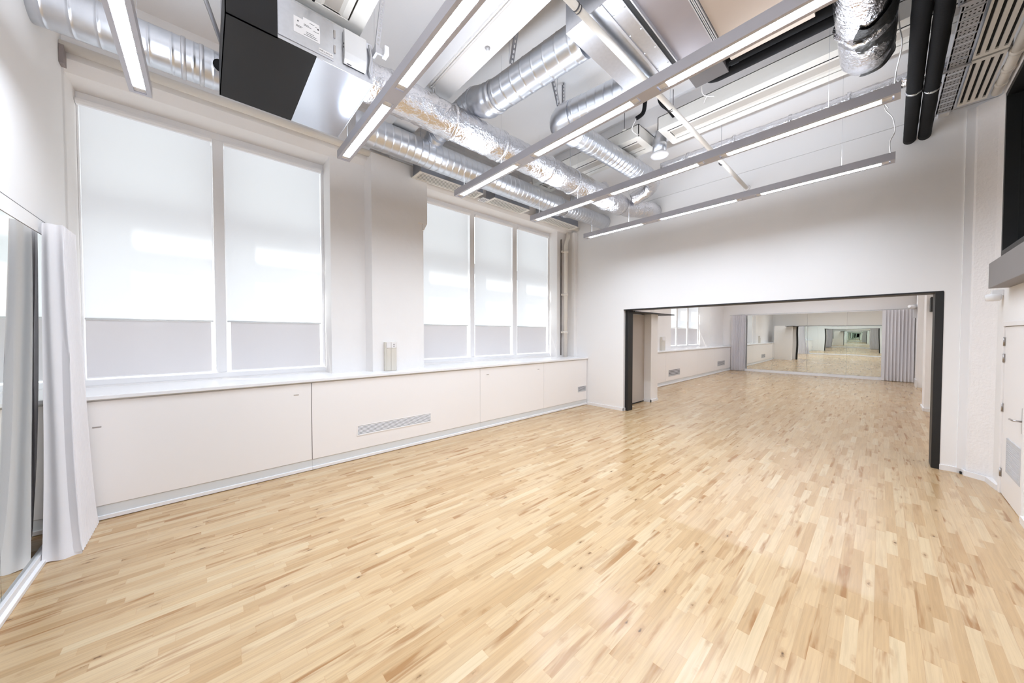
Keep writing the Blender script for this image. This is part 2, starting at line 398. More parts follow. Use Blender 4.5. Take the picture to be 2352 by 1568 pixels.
cabinet(1.115, 4.12, 'white cabinet holding the long louvred grille', CG, [], (1.742,2.998,.375,.515,7))
cabinet(4.12, 6.035, 'white cabinet with two tiny finger pulls, right of the grille cabinet', CG, [(4.315,1.115),(5.85,1.115)])
cabinet(6.035, XD-.022, 'white cabinet in the corner with a small vent by the wall', CG, [], (7.41,7.74,.40,.52,4))
CG2 = 'far room cabinets'
cabinet(9.87, 12.9, 'far room cabinet nearest the partition pier', CG2)
cabinet(12.9, 16.2, 'far room cabinet with the nearer small grey vent', CG2, [], (13.15,14.2,.33,.55,4))
cabinet(16.2, 18.4, 'far room cabinet between the two small vents', CG2)
cabinet(18.4, XF-.03, 'far room cabinet with the farther vent, beside the pleated curtain', CG2, [], (18.9,20.0,.36,.57,4))

t = thing('power_post', (2.385, 5.76, 1.313), 'beige double socket trunking post standing on the sill against the pillar', 'socket post')
box('trunking', BEIGE, 2.285, 2.49, 5.735, 5.80, 1.313, 1.815, t, .006)
box('cover', BEIGE, 2.31, 2.385, 5.727, 5.737, 1.316, 1.70, t, .003); box('cover', BEIGE, 2.39, 2.48, 5.727, 5.737, 1.316, 1.70, t, .003)
p1 = box('socket_plate', LABEL, 2.31, 2.385, 5.725, 5.737, 1.71, 1.81, t, .003); p2 = box('socket_plate', LABEL, 2.392, 2.48, 5.725, 5.737, 1.71, 1.81, t, .003)
for z in (1.74, 1.772): MB().cyl((2.437,5.7255,z),(2.437,5.722,z),.009,12).build('jack', INK, p2)
t = thing('power_post', (13.3, 5.76, 1.313), 'beige socket post in the far room beside its window', 'socket post')
box('trunking', BEIGE, 13.1, 13.42, 5.72, 5.80, 1.313, 1.84, t, .006); box('socket_plate', LABEL, 13.14, 13.38, 5.712, 5.722, 1.7, 1.83, t)

# downpipe in the corner
t = thing('downpipe', (7.50, 5.98, 1.313), 'white cast downpipe in the corner right of the windows', 'pipe')
b = MB(); b.tube([(7.50,5.98,1.313),(7.50,5.98,4.38),(7.53,5.98,4.52),(7.60,5.98,4.66),(7.61,5.98,4.80)], .055, 14); b.build('pipe', CREAM, t)
for z in (2.0, 3.05, 4.25):
    c = MB(); c.cyl((7.50,5.98,z-.035),(7.50,5.98,z+.045),.068,14); c.box(7.40,7.60,6.02,6.06,z-.02,z+.03); c.build('collar', CREAM, t)
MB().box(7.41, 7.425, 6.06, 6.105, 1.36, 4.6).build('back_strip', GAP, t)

# ------------------------------------------------------------------ mirror wall at the left
t = thing('mirror', (XM, 2.3, .08), 'huge wall mirror at the left edge with white head and foot rails', 'mirror')
ys = [-.75, 1.0, 2.6, 4.1, 5.36]
for a, c in zip(ys, ys[1:]): MB().box(XM+.001, XM+.008, a+.002, c-.002, .085, 2.842).build('mirror_panel', MIRRORP, t)
box('head_rail', WHITE, XM+.001, XM+.012, -.8, 5.40, 2.846, 2.968, t)
box('shadow_gap', INK, XM+.001, XM+.009, -.8, 5.40, 2.969, 2.977, t)
b = MB(); b.box(XM+.001, XM+.055, -.8, 5.36, 0.002, .035); b.box(XM+.001, XM+.03, -.8, 5.36, .035, .083); b.build('foot_rail', SILL, t, .003)
def curtain(name, label, fn, nu, nv, loc, group=None, tape=None):
    b = MB(); b.grid(fn, nu, nv)
    o = b.build(name, VOILE, at=loc)
    return tag(o, label, 'curtain', group)
def cur_l(u, v):                        # v: 0 bottom .. 1 top, u along the wall; the leading flap turns out from the wall
    y0 = 4.74 + .25*v**.7; y1 = 5.40
    xo = XM + .25 - .10*v**.6                       # outer line of the folds
    f = .13
    if u < f:
        q = u/f
        x = XM + .035 + (xo-XM-.035)*q + .004*math.sin(6*v)
        y = y0 + .013*math.sin(q*9.5+1.5*v)*(1-.3*v) + .02*q + .03*(1-v)*q*math.sin(3.5*v)
        return (x, y, .012 + 2.92*v - .02*q*(1-v))
    q = (u-f)/(1-f); k = 11
    ph = 2*math.pi*k*q + .7*noise.noise(Vector((q*5,v*1.6,3)))
    amp = (.062 - .025*v) * (.7 + .5*noise.noise(Vector((q*5,1.3,v*1.1))))
    x = xo - amp*(1-math.cos(ph)) ; y = y0 + .02 + (y1-y0-.02)*q + .02*math.sin(ph)*(1-.4*v)*min(1,q*6)
    return (x, y, .012 + 2.92*v + .01*math.sin(ph)*(1-v))
t = curtain('curtain', 'white sheer pleated curtain bunched at the left beside the mirror', cur_l, 260, 36, (-.95, 5.1, .01))
def cur_f(y0, y1, k, seed):
    def f(u, v):
        ph = 2*math.pi*k*u + .9*noise.noise(Vector((u*6,v*1.2,seed)))
        amp = .075*(.7+.5*noise.noise(Vector((u*4,v,seed+2))))
        return (XF - .17 + amp*math.cos(ph), y0+(y1-y0)*u + .03*math.sin(ph+1), .02 + 2.93*v)
    return f
curtain('curtain', 'white pleated curtain left of the far room mirror', cur_f(4.76, 5.42, 8, 1), 160, 12, (20.95,5.1,0), 'far room curtains')
curtain('curtain', 'wider white pleated curtain right of the far room mirror', cur_f(-.93, -.06, 9, 5), 190, 12, (20.95,-.5,0), 'far room curtains')

t = thing('mirror', (XF, 2.3, .1), 'wide mirror on the end wall of the far room between curtains', 'mirror')
ys = [4.85, 3.67, 2.353, 1.012, -.2]
for i, (a, c) in enumerate(zip(ys, ys[1:])):
    tl = (0, .0015, -.001, .006)[i]
    b = MB(); x = XF-.012
    b.add([(x-tl,a-.003,.135),(x+tl,c+.003,.135),(x+tl,c+.003,2.93),(x-tl,a-.003,2.93),(XF-.001,a-.003,.135),(XF-.001,c+.003,.135),(XF-.001,c+.003,2.93),(XF-.001,a-.003,2.93)],
          [(0,1,2,3),(7,6,5,4),(0,4,5,1),(1,5,6,2),(2,6,7,3),(3,7,4,0)])
    b.build('mirror_panel', MIRROR, t)
b = MB(); b.box(XF-.05, XF-.001, -1.0, 4.87, 0.002, .06); b.box(XF-.025, XF-.001, -1.0, 4.87, .06, .132); b.build('foot_rail', SILL, t)
MB().cyl((XF-.17,5.5,2.97),(XF-.17,-1.0,2.97),.012,10).build('curtain_rail', GREYTRIM, t)
for y in (3.9, 2.7, 1.5, .3): box('rail_bracket', GREYTRIM, XF-.18, XF-.001, y-.012, y+.012, 2.965, 2.99, t)
struct(box('trim_6', BLACK, 20.98, 21.10, -1.045, -.975, .1, ZC-.3), 'thin black upright beside the far right curtain', 'post')
b = MB(); b.box(19.15, 19.95, -.92, -.88, 0, .28); b.box(13.40, 14.15, -.769, -.745, 0, .08); b.box(13.40,13.449,-1.05,-.77,0,.08)
struct(b.build('baseboard_far', SILL), 'white skirting of the piers on the far room right wall', 'skirting')
t = thing('loudspeaker', (13.3, -.92, 2.5), 'black wall loudspeaker right of the opening in the far room', 'speaker')
box('cabinet', BLACK, 13.12, 13.40, -1.02, -.815, 2.50, 2.86, t, .01); box('bracket', BLACK, 13.40, 13.449, -.95, -.88, 2.62, 2.74, t)
t = thing('bracket_unit', (19.5, -.85, 2.6), 'small white and grey bracket unit high beside the far right curtain', 'bracket')
b = MB(); b.box(19.45,19.6,-.90,-.80,2.55,3.05); b.build('arm', GRILLE, t, .01)
b = MB(); b.tube([(19.5,-.84,2.95),(19.3,-.7,2.98)], [.09,.05], 12); b.build('head', SILL, t)

# ------------------------------------------------------------------ right wall: door, window, ledge, detector
t = thing('door_1', (6.73, YR, 0), 'white service door with lever handle and low vent on the right wall', 'door', kind='structure')
b = MB(); b.box(7.195, 7.25, YR-.12, YR+.012, 0, 2.10); b.box(6.22, 6.275, YR-.12, YR+.012, 0, 2.10); b.box(6.275, 7.195, YR-.12, YR+.012, 2.045, 2.10); b.build('door_frame', LAMI, t, .003)
lf = box('door_leaf', LAMI, 6.278, 7.19, YR-.05, YR-.004, .006, 2.04, t, .002)
box('rebate_shadow', GAP, 6.28, 7.193, YR-.006, YR-.003, 2.040, 2.045, t)
for z in (1.86, 1.66, 1.056, .262):
    b = MB(); b.box(7.16, 7.225, YR-.004, YR+.001, z-.05, z+.05); b.cyl((7.193,YR+.004,z-.05),(7.193,YR+.004,z+.05),.008,10); b.build('hinge', CHROME, t)
hb = box('handle_plate', CHROME, 6.30, 6.345, YR-.004, YR+.004, .90, 1.17, lf, .002)
b = MB(); b.tube([(6.325,YR,1.03),(6.325,YR+.05,1.03),(6.35,YR+.058,1.03),(6.46,YR+.058,1.025)], .0095, 10); b.build('lever', CHROME, lf)
b = MB(); b.box(6.33,6.93,YR-.004,YR+.006,.70,.735); b.box(6.33,6.93,YR-.004,YR+.006,.335,.37); b.box(6.33,6.365,YR-.004,YR+.006,.37,.70); b.box(6.895,6.93,YR-.004,YR+.006,.37,.70)
b.build('vent_frame', GRILLE, lf, .002)
b = MB()
for i in range(14):
    z = .373 + i*.0235
    b.prism([(YR-.003,z),(YR+.005,z+.003),(YR+.004,z+.018),(YR-.003,z+.021)], 'x', 6.365, 6.895)
b.build('vent_louvre', GRILLE, lf)

t = thing('window_3', (5.3, YR-.1, 2.95), 'black framed internal window high on the right wall', 'window', kind='structure')
b = MB(); b.box(7.44, 7.499, -1.30, YR+.004, 2.94, 4.979); b.box(3.0, 7.44, -1.30, YR+.004, 4.92, 4.979); b.box(3.0, 7.44, -1.30, YR+.004, 2.941, 3.0); b.box(3.001, 3.06, -1.30, YR+.004, 3.0, 4.92)
b.build('window_frame', BLACK, t)
MB().box(3.06, 7.44, -1.135, -1.125, 3.0, 4.92).build('pane', DKGLASS, t)
b = MB(); b.box(3.0,7.49,-1.34,-1.30,2.94,4.98); b.build('backing', BLACK, t)
struct(box('trim_7', GREYBOX, 2.8, 7.02, YR, -.87, 2.50, 2.80, bevel=.004), 'dark grey boxed ledge below the black window', 'ledge')
t = thing('motion_detector', (7.30, YR, 2.36), 'small white motion detector under the grey ledge beside the door', 'detector')
b = MB(); b.tube([(7.32,-.945,2.365),(7.32,-.945,2.375),(7.32,-.945,2.44),(7.32,-.945,2.45)], [.045,.06,.065,.05], 16); b.build('lens_dome', SILL, t)
box('bracket', SILL, 7.295, 7.345, YR+.001, -.93, 2.43, 2.50, t, .004)

# ------------------------------------------------------------------ suspended lights
def light_fixture(x, label):
    X0, X1, Y0, Y1, Z0, Z1 = x-.072, x+.072, -.09, 4.625, 4.15, 4.255
    t = thing('linear_light', (x, 2.27, Z0), label, 'light', 'long suspended silver lights')
    lx0, lx1 = x-.04, x+.04
    segs = [(-.05,1.385),(1.56,2.97),(3.18,4.59)]
    h = MB()
    h.box(X0, lx0, Y0, Y1, Z0, Z1-.01); h.box(lx1, X1, Y0, Y1, Z0, Z1-.01); h.box(lx0, lx1, Y0, Y1, Z0+.05, Z1-.01)
    for a, c in ((Y0,-.05),(1.385,1.56),(2.97,3.18),(4.59,Y1)): h.box(lx0, lx1, a, c, Z0, Z0+.05)
    h.build('housing', ALU, t)
    for a, c in segs:
        l = MB(); u0, u1, w0, w1 = lx0+.001, lx1-.001, a+.045, c-.045; l.add([(u0,w0,Z0+.018),(u0,w1,Z0+.018),(u1,w1,Z0+.018),(u1,w0,Z0+.018)], [(0,1,2,3)]); q = l.build('lens', LENS, t)
        b = MB(); n = 22; vs = []; fs = []
        for i in range(n):
            y = a+.012 + (c-a-.024)*i/(n-1)
            vs += [(lx0+.002,y,Z0+.002),(lx1-.002,y,Z0+.002),(lx1-.002,y,Z0+.016),(lx0+.002,y,Z0+.016)]
            fs.append((4*i,4*i+1,4*i+2,4*i+3))
            if i: fs += [(4*i-4,4*i,4*i+3,4*i-1),(4*i-3,4*i+1,4*i+2,4*i-2)]
        fs += [(0,4,7,3),(3,2,6,7),(4*n-5,4*n-6,4*n-2,4*n-1)]
        b.add(vs, fs)
        b.build('louvre', SILL, q)
        MB().add([(lx0,a+.04,Z1-.006),(lx1,a+.04,Z1-.006),(lx1,c-.04,Z1-.006),(lx0,c-.04,Z1-.006)], [(0,1,2,3)]).build('added_upfill', UPFILL, t)  # added upward glowing strip, unseen from below, lifts the ceiling
    for y in (.40, 3.55, 4.45):
        MB().cyl((x,y,Z1-.01),(x,y,ZC),.0012,6).build('suspension_wire', ZINC, t)
    return t
names = ['leftmost linear light, its grey end hanging before the first blind', 'linear light passing right of the black fan coil unit', 'linear light crossing in front of the big silver air unit', 'second linear light from the white dividing wall', 'linear light hanging nearest the white dividing wall']
fx0 = light_fixture(-.40, names[0]); LX = [-.40, 1.33, 3.045, 4.77, 6.51]
fix = [fx0]
for x, nm in zip(LX[1:], names[1:]):
    c = copy_tree(fx0, (x-LX[0], 0, 0)); c['label'] = nm; fix.append(c)
for x in (11.0, 15.0, 19.0):
    c = copy_tree(fx0, (x-LX[0], 0, 0)); c['label'] = 'linear light hung out of sight above the far room'; c['group'] = 'far room lights'
def cord(f, pts, label=None):
    ORG[f.name] = Vector(f.location)
    b = MB(); b.tube(pts, .005, 8); b.build('cord', CABLE, f)
def smooth(pts, n=8):
    P = [Vector(p) for p in pts]; out = []
    for i in range(len(P)-1):
        a, b_, c, d = P[max(i-1,0)], P[i], P[i+1], P[min(i+2,len(P)-1)]
        for k in range(n):
            s = k/n
            out.append(.5*((2*b_) + (c-a)*s + (2*a-5*b_+4*c-d)*s*s + (3*b_-a-3*c+d)*s**3))
    out.append(P[-1]); return out
cord(fix[3], smooth([(4.80,-.05,4.25),(4.83,-.06,4.42),(4.78,-.09,4.62),(4.82,-.07,4.85),(4.80,-.04,5.3),(4.80,-.04,5.74)]))
cord(fix[4], smooth([(6.52,-.05,4.25),(6.50,-.04,4.4),(6.58,-.08,4.55),(6.56,-.06,4.72),(6.46,-.0,4.80),(6.50,.02,4.92),(6.55,-.02,4.86)]))

# ------------------------------------------------------------------ ducts
def lerp_path(pts, step):
    out = []; P = [Vector(p) for p in pts]
    for a, b in zip(P, P[1:]):
        n = max(1, int(round((b-a).length/step)))
        out += [a + (b-a)*i/n for i in range(n)]
    out.append(P[-1]); return out
def spiral(mb, a, b, r, pitch=.11, n=28):
    a, b = Vector(a), Vector(b); L = (b-a).length; d = (b-a)/L
    pts, rs = [a], [r]; s = pitch*.6
    while s < L-.02:
        for off, rr in ((-.022,r),(-.006,r),(-.0025,r+.0028),(.0025,r+.0028),(.006,r),(.022,r)):
            pts.append(a + d*(s+off)); rs.append(rr)
        s += pitch
    pts.append(b); rs.append(r)
    return mb.tube(pts, rs, n)
def elbow(mb, pts, r, n=24, k=6):
    p = smooth(pts, k); return mb.tube(p, r, n)

# main spiral duct along the window beam
t = thing('spiral_duct', (3.4, 5.02, 4.6), 'galvanised spiral duct running along the window beam to the dividing wall', 'duct')
b = MB(); spiral(b, (XM-.02,5.03,4.87), (.62,5.03,4.87), .19, .16); spiral(b, (1.55,5.02,4.87), (5.95,5.0,4.86), .205, .115); b.build('pipe', GALVS, t)
b = MB(); spiral(b, (6.15,4.985,4.87), (XD+.02,4.95,4.88), .17, .10); b.build('end_pipe', GALVS, t)
b = MB(); b.tube([(5.93,5.0,4.86),(5.97,5.0,4.86),(6.0,5.0,4.86),(6.12,4.99,4.87),(6.2,4.985,4.87)], [.207,.222,.21,.178,.17], 28); b.build('reducer', GALVS, t)
for x in (-.12, .02, .42): MB().tube([(x-.02,5.03,4.87),(x-.012,5.03,4.87),(x+.012,5.03,4.87),(x+.02,5.03,4.87)], [.191,.199,.199,.191], 28).build('band', ZINC, t)
for x in (2.6, 4.55):
    MB().cyl((x,5.02,5.07),(x,5.02,ZC-.001),.004,6).build('drop_rod', ZINC, t)
    c = MB(); c.tube([(x-.014,5.02,4.87),(x+.014,5.02,4.87)], .2075, 28); c.build('hanger_band', ZINC, t)
c = MB(); c.cyl((.165,4.86,4.83),(.165,4.80,4.81),.055,18); q = c.build('test_port', DARK, t)
c = MB(); c.tube([(.165,4.87,4.83),(.165,4.79,4.808)], .06, 18, caps=False); c.box(.16,.17,4.795,4.80,4.76,4.87); c.build('port_rim', ZINC, q)

# foil wrapped duct
def crinkle(sc, amp):
    return lambda p: amp*(noise.noise(p*sc) + .6*noise.noise(p*sc*2.7 + Vector((3,1,9))))
t = thing('foil_duct', (4.0, 3.9, 4.5), 'crinkled foil wrapped duct running to the dividing wall beyond the spiral branch', 'duct')
b = MB(); b.tube(lerp_path([(1.335,3.90,4.76),(6.75,3.88,4.76)], .035), .205, 44, warp=crinkle(7,.014))
b.build('insulation', FOIL, t)
b = MB(); b.tube(smooth([(6.70,3.88,4.76),(7.1,3.86,4.77),(7.38,3.74,4.79),(7.6,3.64,4.80),(XD+.03,3.62,4.80)], 10), .175, 36, warp=crinkle(9,.014)); b.build('elbow', FOIL, t)
for x in (1.62, 2.45, 3.3, 4.35, 5.05, 6.2):
    b = MB(); b.tube([(x-.028,3.89,4.76),(x-.02,3.89,4.76),(x+.02,3.89,4.76),(x+.028,3.89,4.76)], [.2,.218,.218,.2], 40, warp=crinkle(16,.012)); b.build('foil_tape', FOIL, t)
for x in (2.2, 5.0): MB().cyl((x,3.89,4.97),(x,3.89,ZC-.001),.004,6).build('drop_rod', ZINC, t)

# spiral branch from the air unit over the foil duct
t = thing('spiral_branch', (2.85, 3.6, 4.9), 'spiral duct branch from the air unit toward the windows, with a stepped elbow', 'duct')
b = MB(); spiral(b, (2.95,2.12,5.02), (2.84,3.42,5.03), .185, .16); b.build('pipe', GALVS, t)
b = MB(); b.tube(smooth([(2.84,3.40,5.03),(2.83,3.52,5.035),(2.80,3.66,5.07),(2.78,3.78,5.15)], 5), [.19,.2,.2,.19,.19,.2,.2,.2,.19,.19,.19,.18,.175,.17,.165,.16], 26); b.build('elbow', GALVS, t)
b = MB(); spiral(b, (2.78,3.76,5.15), (2.78,4.85,5.13), .155, .09); b.tube(smooth([(2.78,4.80,5.13),(2.78,4.95,5.05),(2.78,5.0,4.95)],4), .15, 24); b.build('tail_pipe', GALVS, t)
MB().tube([(2.842,3.38,5.03),(2.842,3.43,5.03)], .194, 26).build('band', ZINC, t)
# second branch to the right
t = thing('spiral_branch', (4.3, 2.8, 4.9), 'spiral duct leaving the far end of the air unit and turning to the dividing wall', 'duct')
b = MB(); spiral(b, (3.98,2.12,5.02), (3.88,3.0,5.04), .185, .12); b.build('pipe', GALVS, t)
b = MB(); b.tube(smooth([(3.88,2.96,5.04),(3.88,3.12,5.05),(3.98,3.24,5.06),(4.18,3.26,5.06),(4.32,3.25,5.06)], 6), .19, 28); b.build('elbow', GALVS, t)
b = MB(); spiral(b, (4.28,3.25,5.06), (6.55,3.18,5.08), .165, .105); b.build('long_pipe', GALVS, t)
b = MB(); b.tube(smooth([(6.5,3.18,5.08),(6.8,3.2,5.05),(6.95,3.4,4.97),(6.9,3.68,4.86)], 6), .14, 28, warp=crinkle(12,.012)); b.build('foil_bend', FOIL, t)
for p in ((3.75,3.15),(4.06,3.3)):
    MB().cyl((p[0],p[1],5.2),(p[0],p[1],ZC-.001),.004,6).build('drop_rod', ZINC, t)
# short grey duct ends by the chilled beam row
t = thing('duct_stub', (6.3, 4.25, 4.9), 'short dark spiral stub by the wall end of the foil wrapped duct', 'duct')
b = MB(); spiral(b, (6.25,3.95,4.98), (6.25,4.75,4.98), .14, .09); b.build('pipe', GALVS, t)
b = MB(); b.tube([(6.25,3.93,4.98),(6.25,4.0,4.98)], .155, 24); b.build('collar', ZINC, t)

# foil wrapped pipe near the dividing wall
t = thing('foil_pipe', (6.8, 1.2, 5.1), 'slim foil wrapped pipe running beside the dividing wall above the lights', 'pipe')
b = MB(); b.tube(lerp_path([(6.8,-.95,5.26),(6.8,3.0,5.28)], .04), .085, 24, warp=crinkle(12,.012)); b.build('insulation', FOIL, t)
for y in (.35, 1.0, 1.75, 2.5): MB().tube([(6.8,y-.02,5.27),(6.8,y+.02,5.27)], .1, 24, warp=crinkle(20,.012)).build('foil_tape', FOIL, t)

# foil elbow hanging at the top right
t = thing('foil_elbow', (4.6, .14, 4.5), 'big foil wrapped duct end hanging at the top right, dark torn side', 'duct')
b = MB(); b.tube(smooth([(2.9,.14,4.86),(3.9,.14,4.83),(4.45,.14,4.80),(4.85,.14,4.79),(5.08,.14,4.86),(5.16,.14,5.02),(5.18,.14,5.24)], 9), .19, 44, warp=crinkle(4.5,.015)); b.build('insulation', FOIL, t)
b = MB(); fa = crinkle(4.5,.015)
def torn(u, v):
    x = 4.25 + .93*u + .05*math.sin(9*v)*(1-u); a = R(-100 + 128*v - 12*math.sin(7*u)*(1-v))
    zc = 4.80 + max(0, x-4.85)*.22; p = Vector((x, .14 - .205*math.cos(a), zc + .205*math.sin(a) - 0*u)); q = (p - Vector((x,.14,zc))).normalized()
    return p + q*(fa(p) - .006)
b.grid(torn, 26, 18); b.build('torn_lining', M('torn_dark_lining', '#3A3836', .4, .8, bump=(20,.6,.02)), t)
b = MB(); b.tube([(4.42,.14,4.80),(4.5,.14,4.80)], .2, 36, warp=crinkle(9,.03)); b.build('foil_tape', FOIL, t)

# rectangular air handling unit
t = thing('air_handling_unit', (3.2, 1.3, 4.8), 'big rectangular silver air unit hung at the top centre', 'air unit')
Zb = 4.85
box('plenum', GALV, 2.62, 4.0, 1.56, 2.10, Zb, 5.55, t, .004)
box('fan_section', M('dull_steel', '#A9A4A8', .42, 1, vary=(5,.06)), 2.45, 4.02, 1.17, 1.50, Zb+.02, 5.55, t, .004)
box('filter_section', M('galvanised_floor_tint', '#B3A497', .5, .85), 2.45, 4.18, .45, 1.12, Zb+.01, 5.55, t, .004)  # reflected floor tan is put into the base colour, muting glare from below
box('flange', BLACK, 2.5, 4.0, 1.505, 1.55, Zb-.012, 5.5, t); box('flange_rail', ZINC, 2.5, 4.0, 1.495, 1.506, Zb-.02, 5.5, t); box('flange_rail', ZINC, 2.5, 4.0, 1.55, 1.562, Zb-.02, 5.5, t)
b = MB()
for i in range(4): b.box(2.45, 4.0, 1.122+i*.013, 1.130+i*.013, Zb-.012-.004*(i%2), 5.5)
b.build('ribbed_joint', ZINC, t)
box('ridge', ZINC, 2.62, 4.0, 1.70, 1.725, Zb-.012, Zb, t)
sc_ = MB()
for x in (2.8, 3.1, 3.4, 3.7):
    for y in (1.58, 1.69): sc_.cyl((x,y,Zb-.004),(x,y,Zb),.008,8)
sc_.build('screw', SILL, t)
box('control_box', DKBOX, 4.02, 4.33, 1.18, 1.52, Zb, 5.0, t, .006)
box('terminal', BLACK, 4.22, 4.30, 1.08, 1.15, Zb+.03, 5.0, t)
for x, y in ((2.62,2.05),(3.95,2.05),(2.5,.6),(3.95,.6)):
    b = MB(); b.box(x-.02,x+.02,y-.004,y+.004,5.5,ZC-.001); b.build('hanger_strap', ZINC, t)

# fan coil unit
t = thing('fan_coil_unit', (.74, 4.15, 4.5), 'black and silver fan coil unit hung in front of the window beam', 'air unit')
X0, X1, Y0, Y1, Z0, Z1 = .155, 1.315, 3.55, 4.79, 4.50, 4.90
box('casing', GALV, X0+.008, X1-.002, Y0+.006, Y1, Z0+.008, Z1, t)
b = MB(); b.box(X0, .80, Y0-.004, Y1+.004, Z0, Z0+.008); b.box(X0, X0+.008, Y0-.004, Y1+.004, Z0, Z1); b.box(X0, .503, Y0-.004, Y0+.006, Z0, Z1); b.build('insulation_sheet', M('black_insulation', '#0F0D0D', .7), t)
box('drain_panel', SILVER, .80, X1, Y0, Y1, Z0, Z0+.008, t, .002)
box('drain_lip', ZINC, X1-.006, X1, Y0, Y1, Z0-.006, Z0+.002, t)
dr = box('access_door', GALV, .507, .945, Y0-.002, Y0+.006, Z0+.045, Z1-.012, t, .002)
for z in (4.66, 4.80): box('hinge', CHROME, .946, .962, Y0-.006, Y0+.004, z-.035, z+.035, dr)
b = MB(); b.box(.622, .830, Y0-.0035, Y0-.001, 4.635, 4.775); b.box(.695,.825,Y0-.0035,Y0-.001,4.775,4.80); lb_ = b.build('rating_label', LABEL, dr)
b = MB(); rr_ = random.Random(3)
for (x0,x1,z) in ((.745,.785,4.772),(.79,.805,4.764),(.70,.74,4.74),(.70,.76,4.73),(.775,.82,4.72),(.64,.69,4.70),(.64,.68,4.69),(.72,.78,4.68),(.72,.80,4.665),(.70,.81,4.65)):
    b.box(x0, x1, Y0-.0042, Y0-.003, z, z+.004)
b.box(.808,.822,Y0-.0042,Y0-.003,4.750,4.764); b.box(.65,.66,Y0-.0042,Y0-.003,4.735,4.747)
b.build('print', INK, lb_)
pl = box('tag_plate', LABEL, .818, .940, Y0-.0045, Y0-.001, 4.565, 4.600, dr)
cu = bpy.data.curves.new('lettering', 'FONT'); cu.body = 'WRLL-AC2-01'; cu.size = .019; cu.extrude = .0004; cu.align_x = 'CENTER'; cu.align_y = 'CENTER'
tmp = bpy.data.objects.new('lettering_source', cu); me_ = bpy.data.meshes.new_from_object(tmp); bpy.data.objects.remove(tmp); bpy.data.curves.remove(cu)
fo = bpy.data.objects.new('lettering', me_); COL.objects.link(fo); me_.materials.clear(); me_.materials.append(INK)
fo.parent = dr; fo.location = Vector((.879, Y0-.0052, 4.5825)) - ORG[dr.name]; fo.rotation_euler = (R(90), 0, 0)
cb = MB(); cb.prism([(Y0-.045,4.88),(Y0-.05,4.66),(Y0-.04,4.60),(Y0-.015,4.575),(Y0,4.57),(Y0,4.88)], 'x', 1.03, 1.235); cb = cb.build('control_box', M('grey_white_box', '#D6D4D3', .45), t, .004)
box('slot', INK, 1.06, 1.10, Y0-.018, Y0-.012, 4.572, 4.578, cb)
box('switch', INK, 1.026, 1.0305, Y0-.03, Y0-.012, 4.74, 4.75, cb); box('switch', INK, 1.026, 1.0305, Y0-.03, Y0-.012, 4.71, 4.72, cb)
c = MB(); c.tube(smooth([(1.27,Y0-.02,4.86),(1.285,Y0-.03,4.75),(1.27,Y0-.02,4.62),(1.29,Y0-.02,4.57)],6), .012, 8); c.build('hose', ZINC, t)
b = MB(); b.tube(lerp_path([(1.30,3.9,4.76),(1.42,3.9,4.76)],.03), .19, 36, warp=crinkle(14,.02)); b.build('foil_collar', FOIL, t)
def slotted(parent, a, b_, w_, nrm):
    """perforated channel: two rails and short rungs, so the slots stay open"""
    a, b_ = Vector(a), Vector(b_); d = b_-a; L_ = d.length; d.normalize(); s = Vector(nrm).normalized(); q = d.cross(s).normalized()
    m = MB()
    def bar(p0, p1, hw, hd):
        pts = []
        for p in (p0, p1):
            for u, v in ((-1,-1),(1,-1),(1,1),(-1,1)): pts.append(p + s*u*hw + q*v*hd)
        m.add(pts, [(3,2,1,0),(4,5,6,7),(0,1,5,4),(1,2,6,5),(2,3,7,6),(3,0,4,7)])
    bar(a + s*w_*.36, b_ + s*w_*.36, w_*.14, .0015); bar(a - s*w_*.36, b_ - s*w_*.36, w_*.14, .0015)
    n = max(2, int(L_/.05))
    for i in range(n+1):
        p = a + d*(L_*i/n); bar(p - d*.011, p + d*.011, w_*.3, .0014)
    bar(a + s*w_*.5 + q*.01, b_ + s*w_*.5 + q*.01, .0015, .011); bar(a - s*w_*.5 + q*.01, b_ - s*w_*.5 + q*.01, .0015, .011)
    return m.build('slotted_channel', ZINC, parent)
slotted(t, (1.335,3.50,4.82), (1.445,3.50,ZC-.01), .042, (1,0,0))
slotted(t, (.20,4.86,4.62), (.20,4.86,ZC-.01), .042, (1,0,0))
b = MB(); b.box(1.31,1.335,3.46,3.56,4.78,4.86); b.build('bracket', ZINC, t)
tj = thing('junction_box', (1.42, 3.5, 4.78), 'small white junction box beside the slotted hanger of the fan coil', 'box')
box('body', SILL, 1.395, 1.44, 3.44, 3.53, 4.80, 4.89, tj, .008); box('bracket', ZINC, 1.33, 1.40, 3.48, 3.50, 4.80, 4.86, tj)

# slotted channels and braces holding the ducts
t = thing('duct_hanger', (2.8, 3.0, 5.1), 'slotted steel hanger holding the stepped spiral branch', 'hanger', 'slotted steel hangers')
slotted(t, (2.80,3.07,5.22), (2.80,2.93,ZC-.01), .05, (1,0,0)); MB().cyl((2.74,3.05,5.2),(2.74,3.05,ZC-.001),.004,6).build('rod', ZINC, t)
t = thing('duct_hanger', (3.8, 3.2, 5.2), 'slotted steel hanger slanting left of the curved spiral branch', 'hanger', 'slotted steel hangers')
slotted(t, (3.86,3.2,5.24), (3.64,3.2,ZC-.01), .05, (0,1,0))
t = thing('duct_hanger', (4.1, 3.2, 5.2), 'upright dark slotted hanger above the curved spiral branch', 'hanger', 'slotted steel hangers')
slotted(t, (4.08,3.3,5.24), (4.08,3.3,ZC-.01), .05, (0,1,0))
t = thing('brace', (0, 4.4, 5.1), 'grey flat brace slanting above the spiral duct at top left', 'brace')
b = MB(); b.tube([(.20,4.95,5.10),(-.20,4.1,5.72)], .022, 4); b.build('bar', ZINC, t)

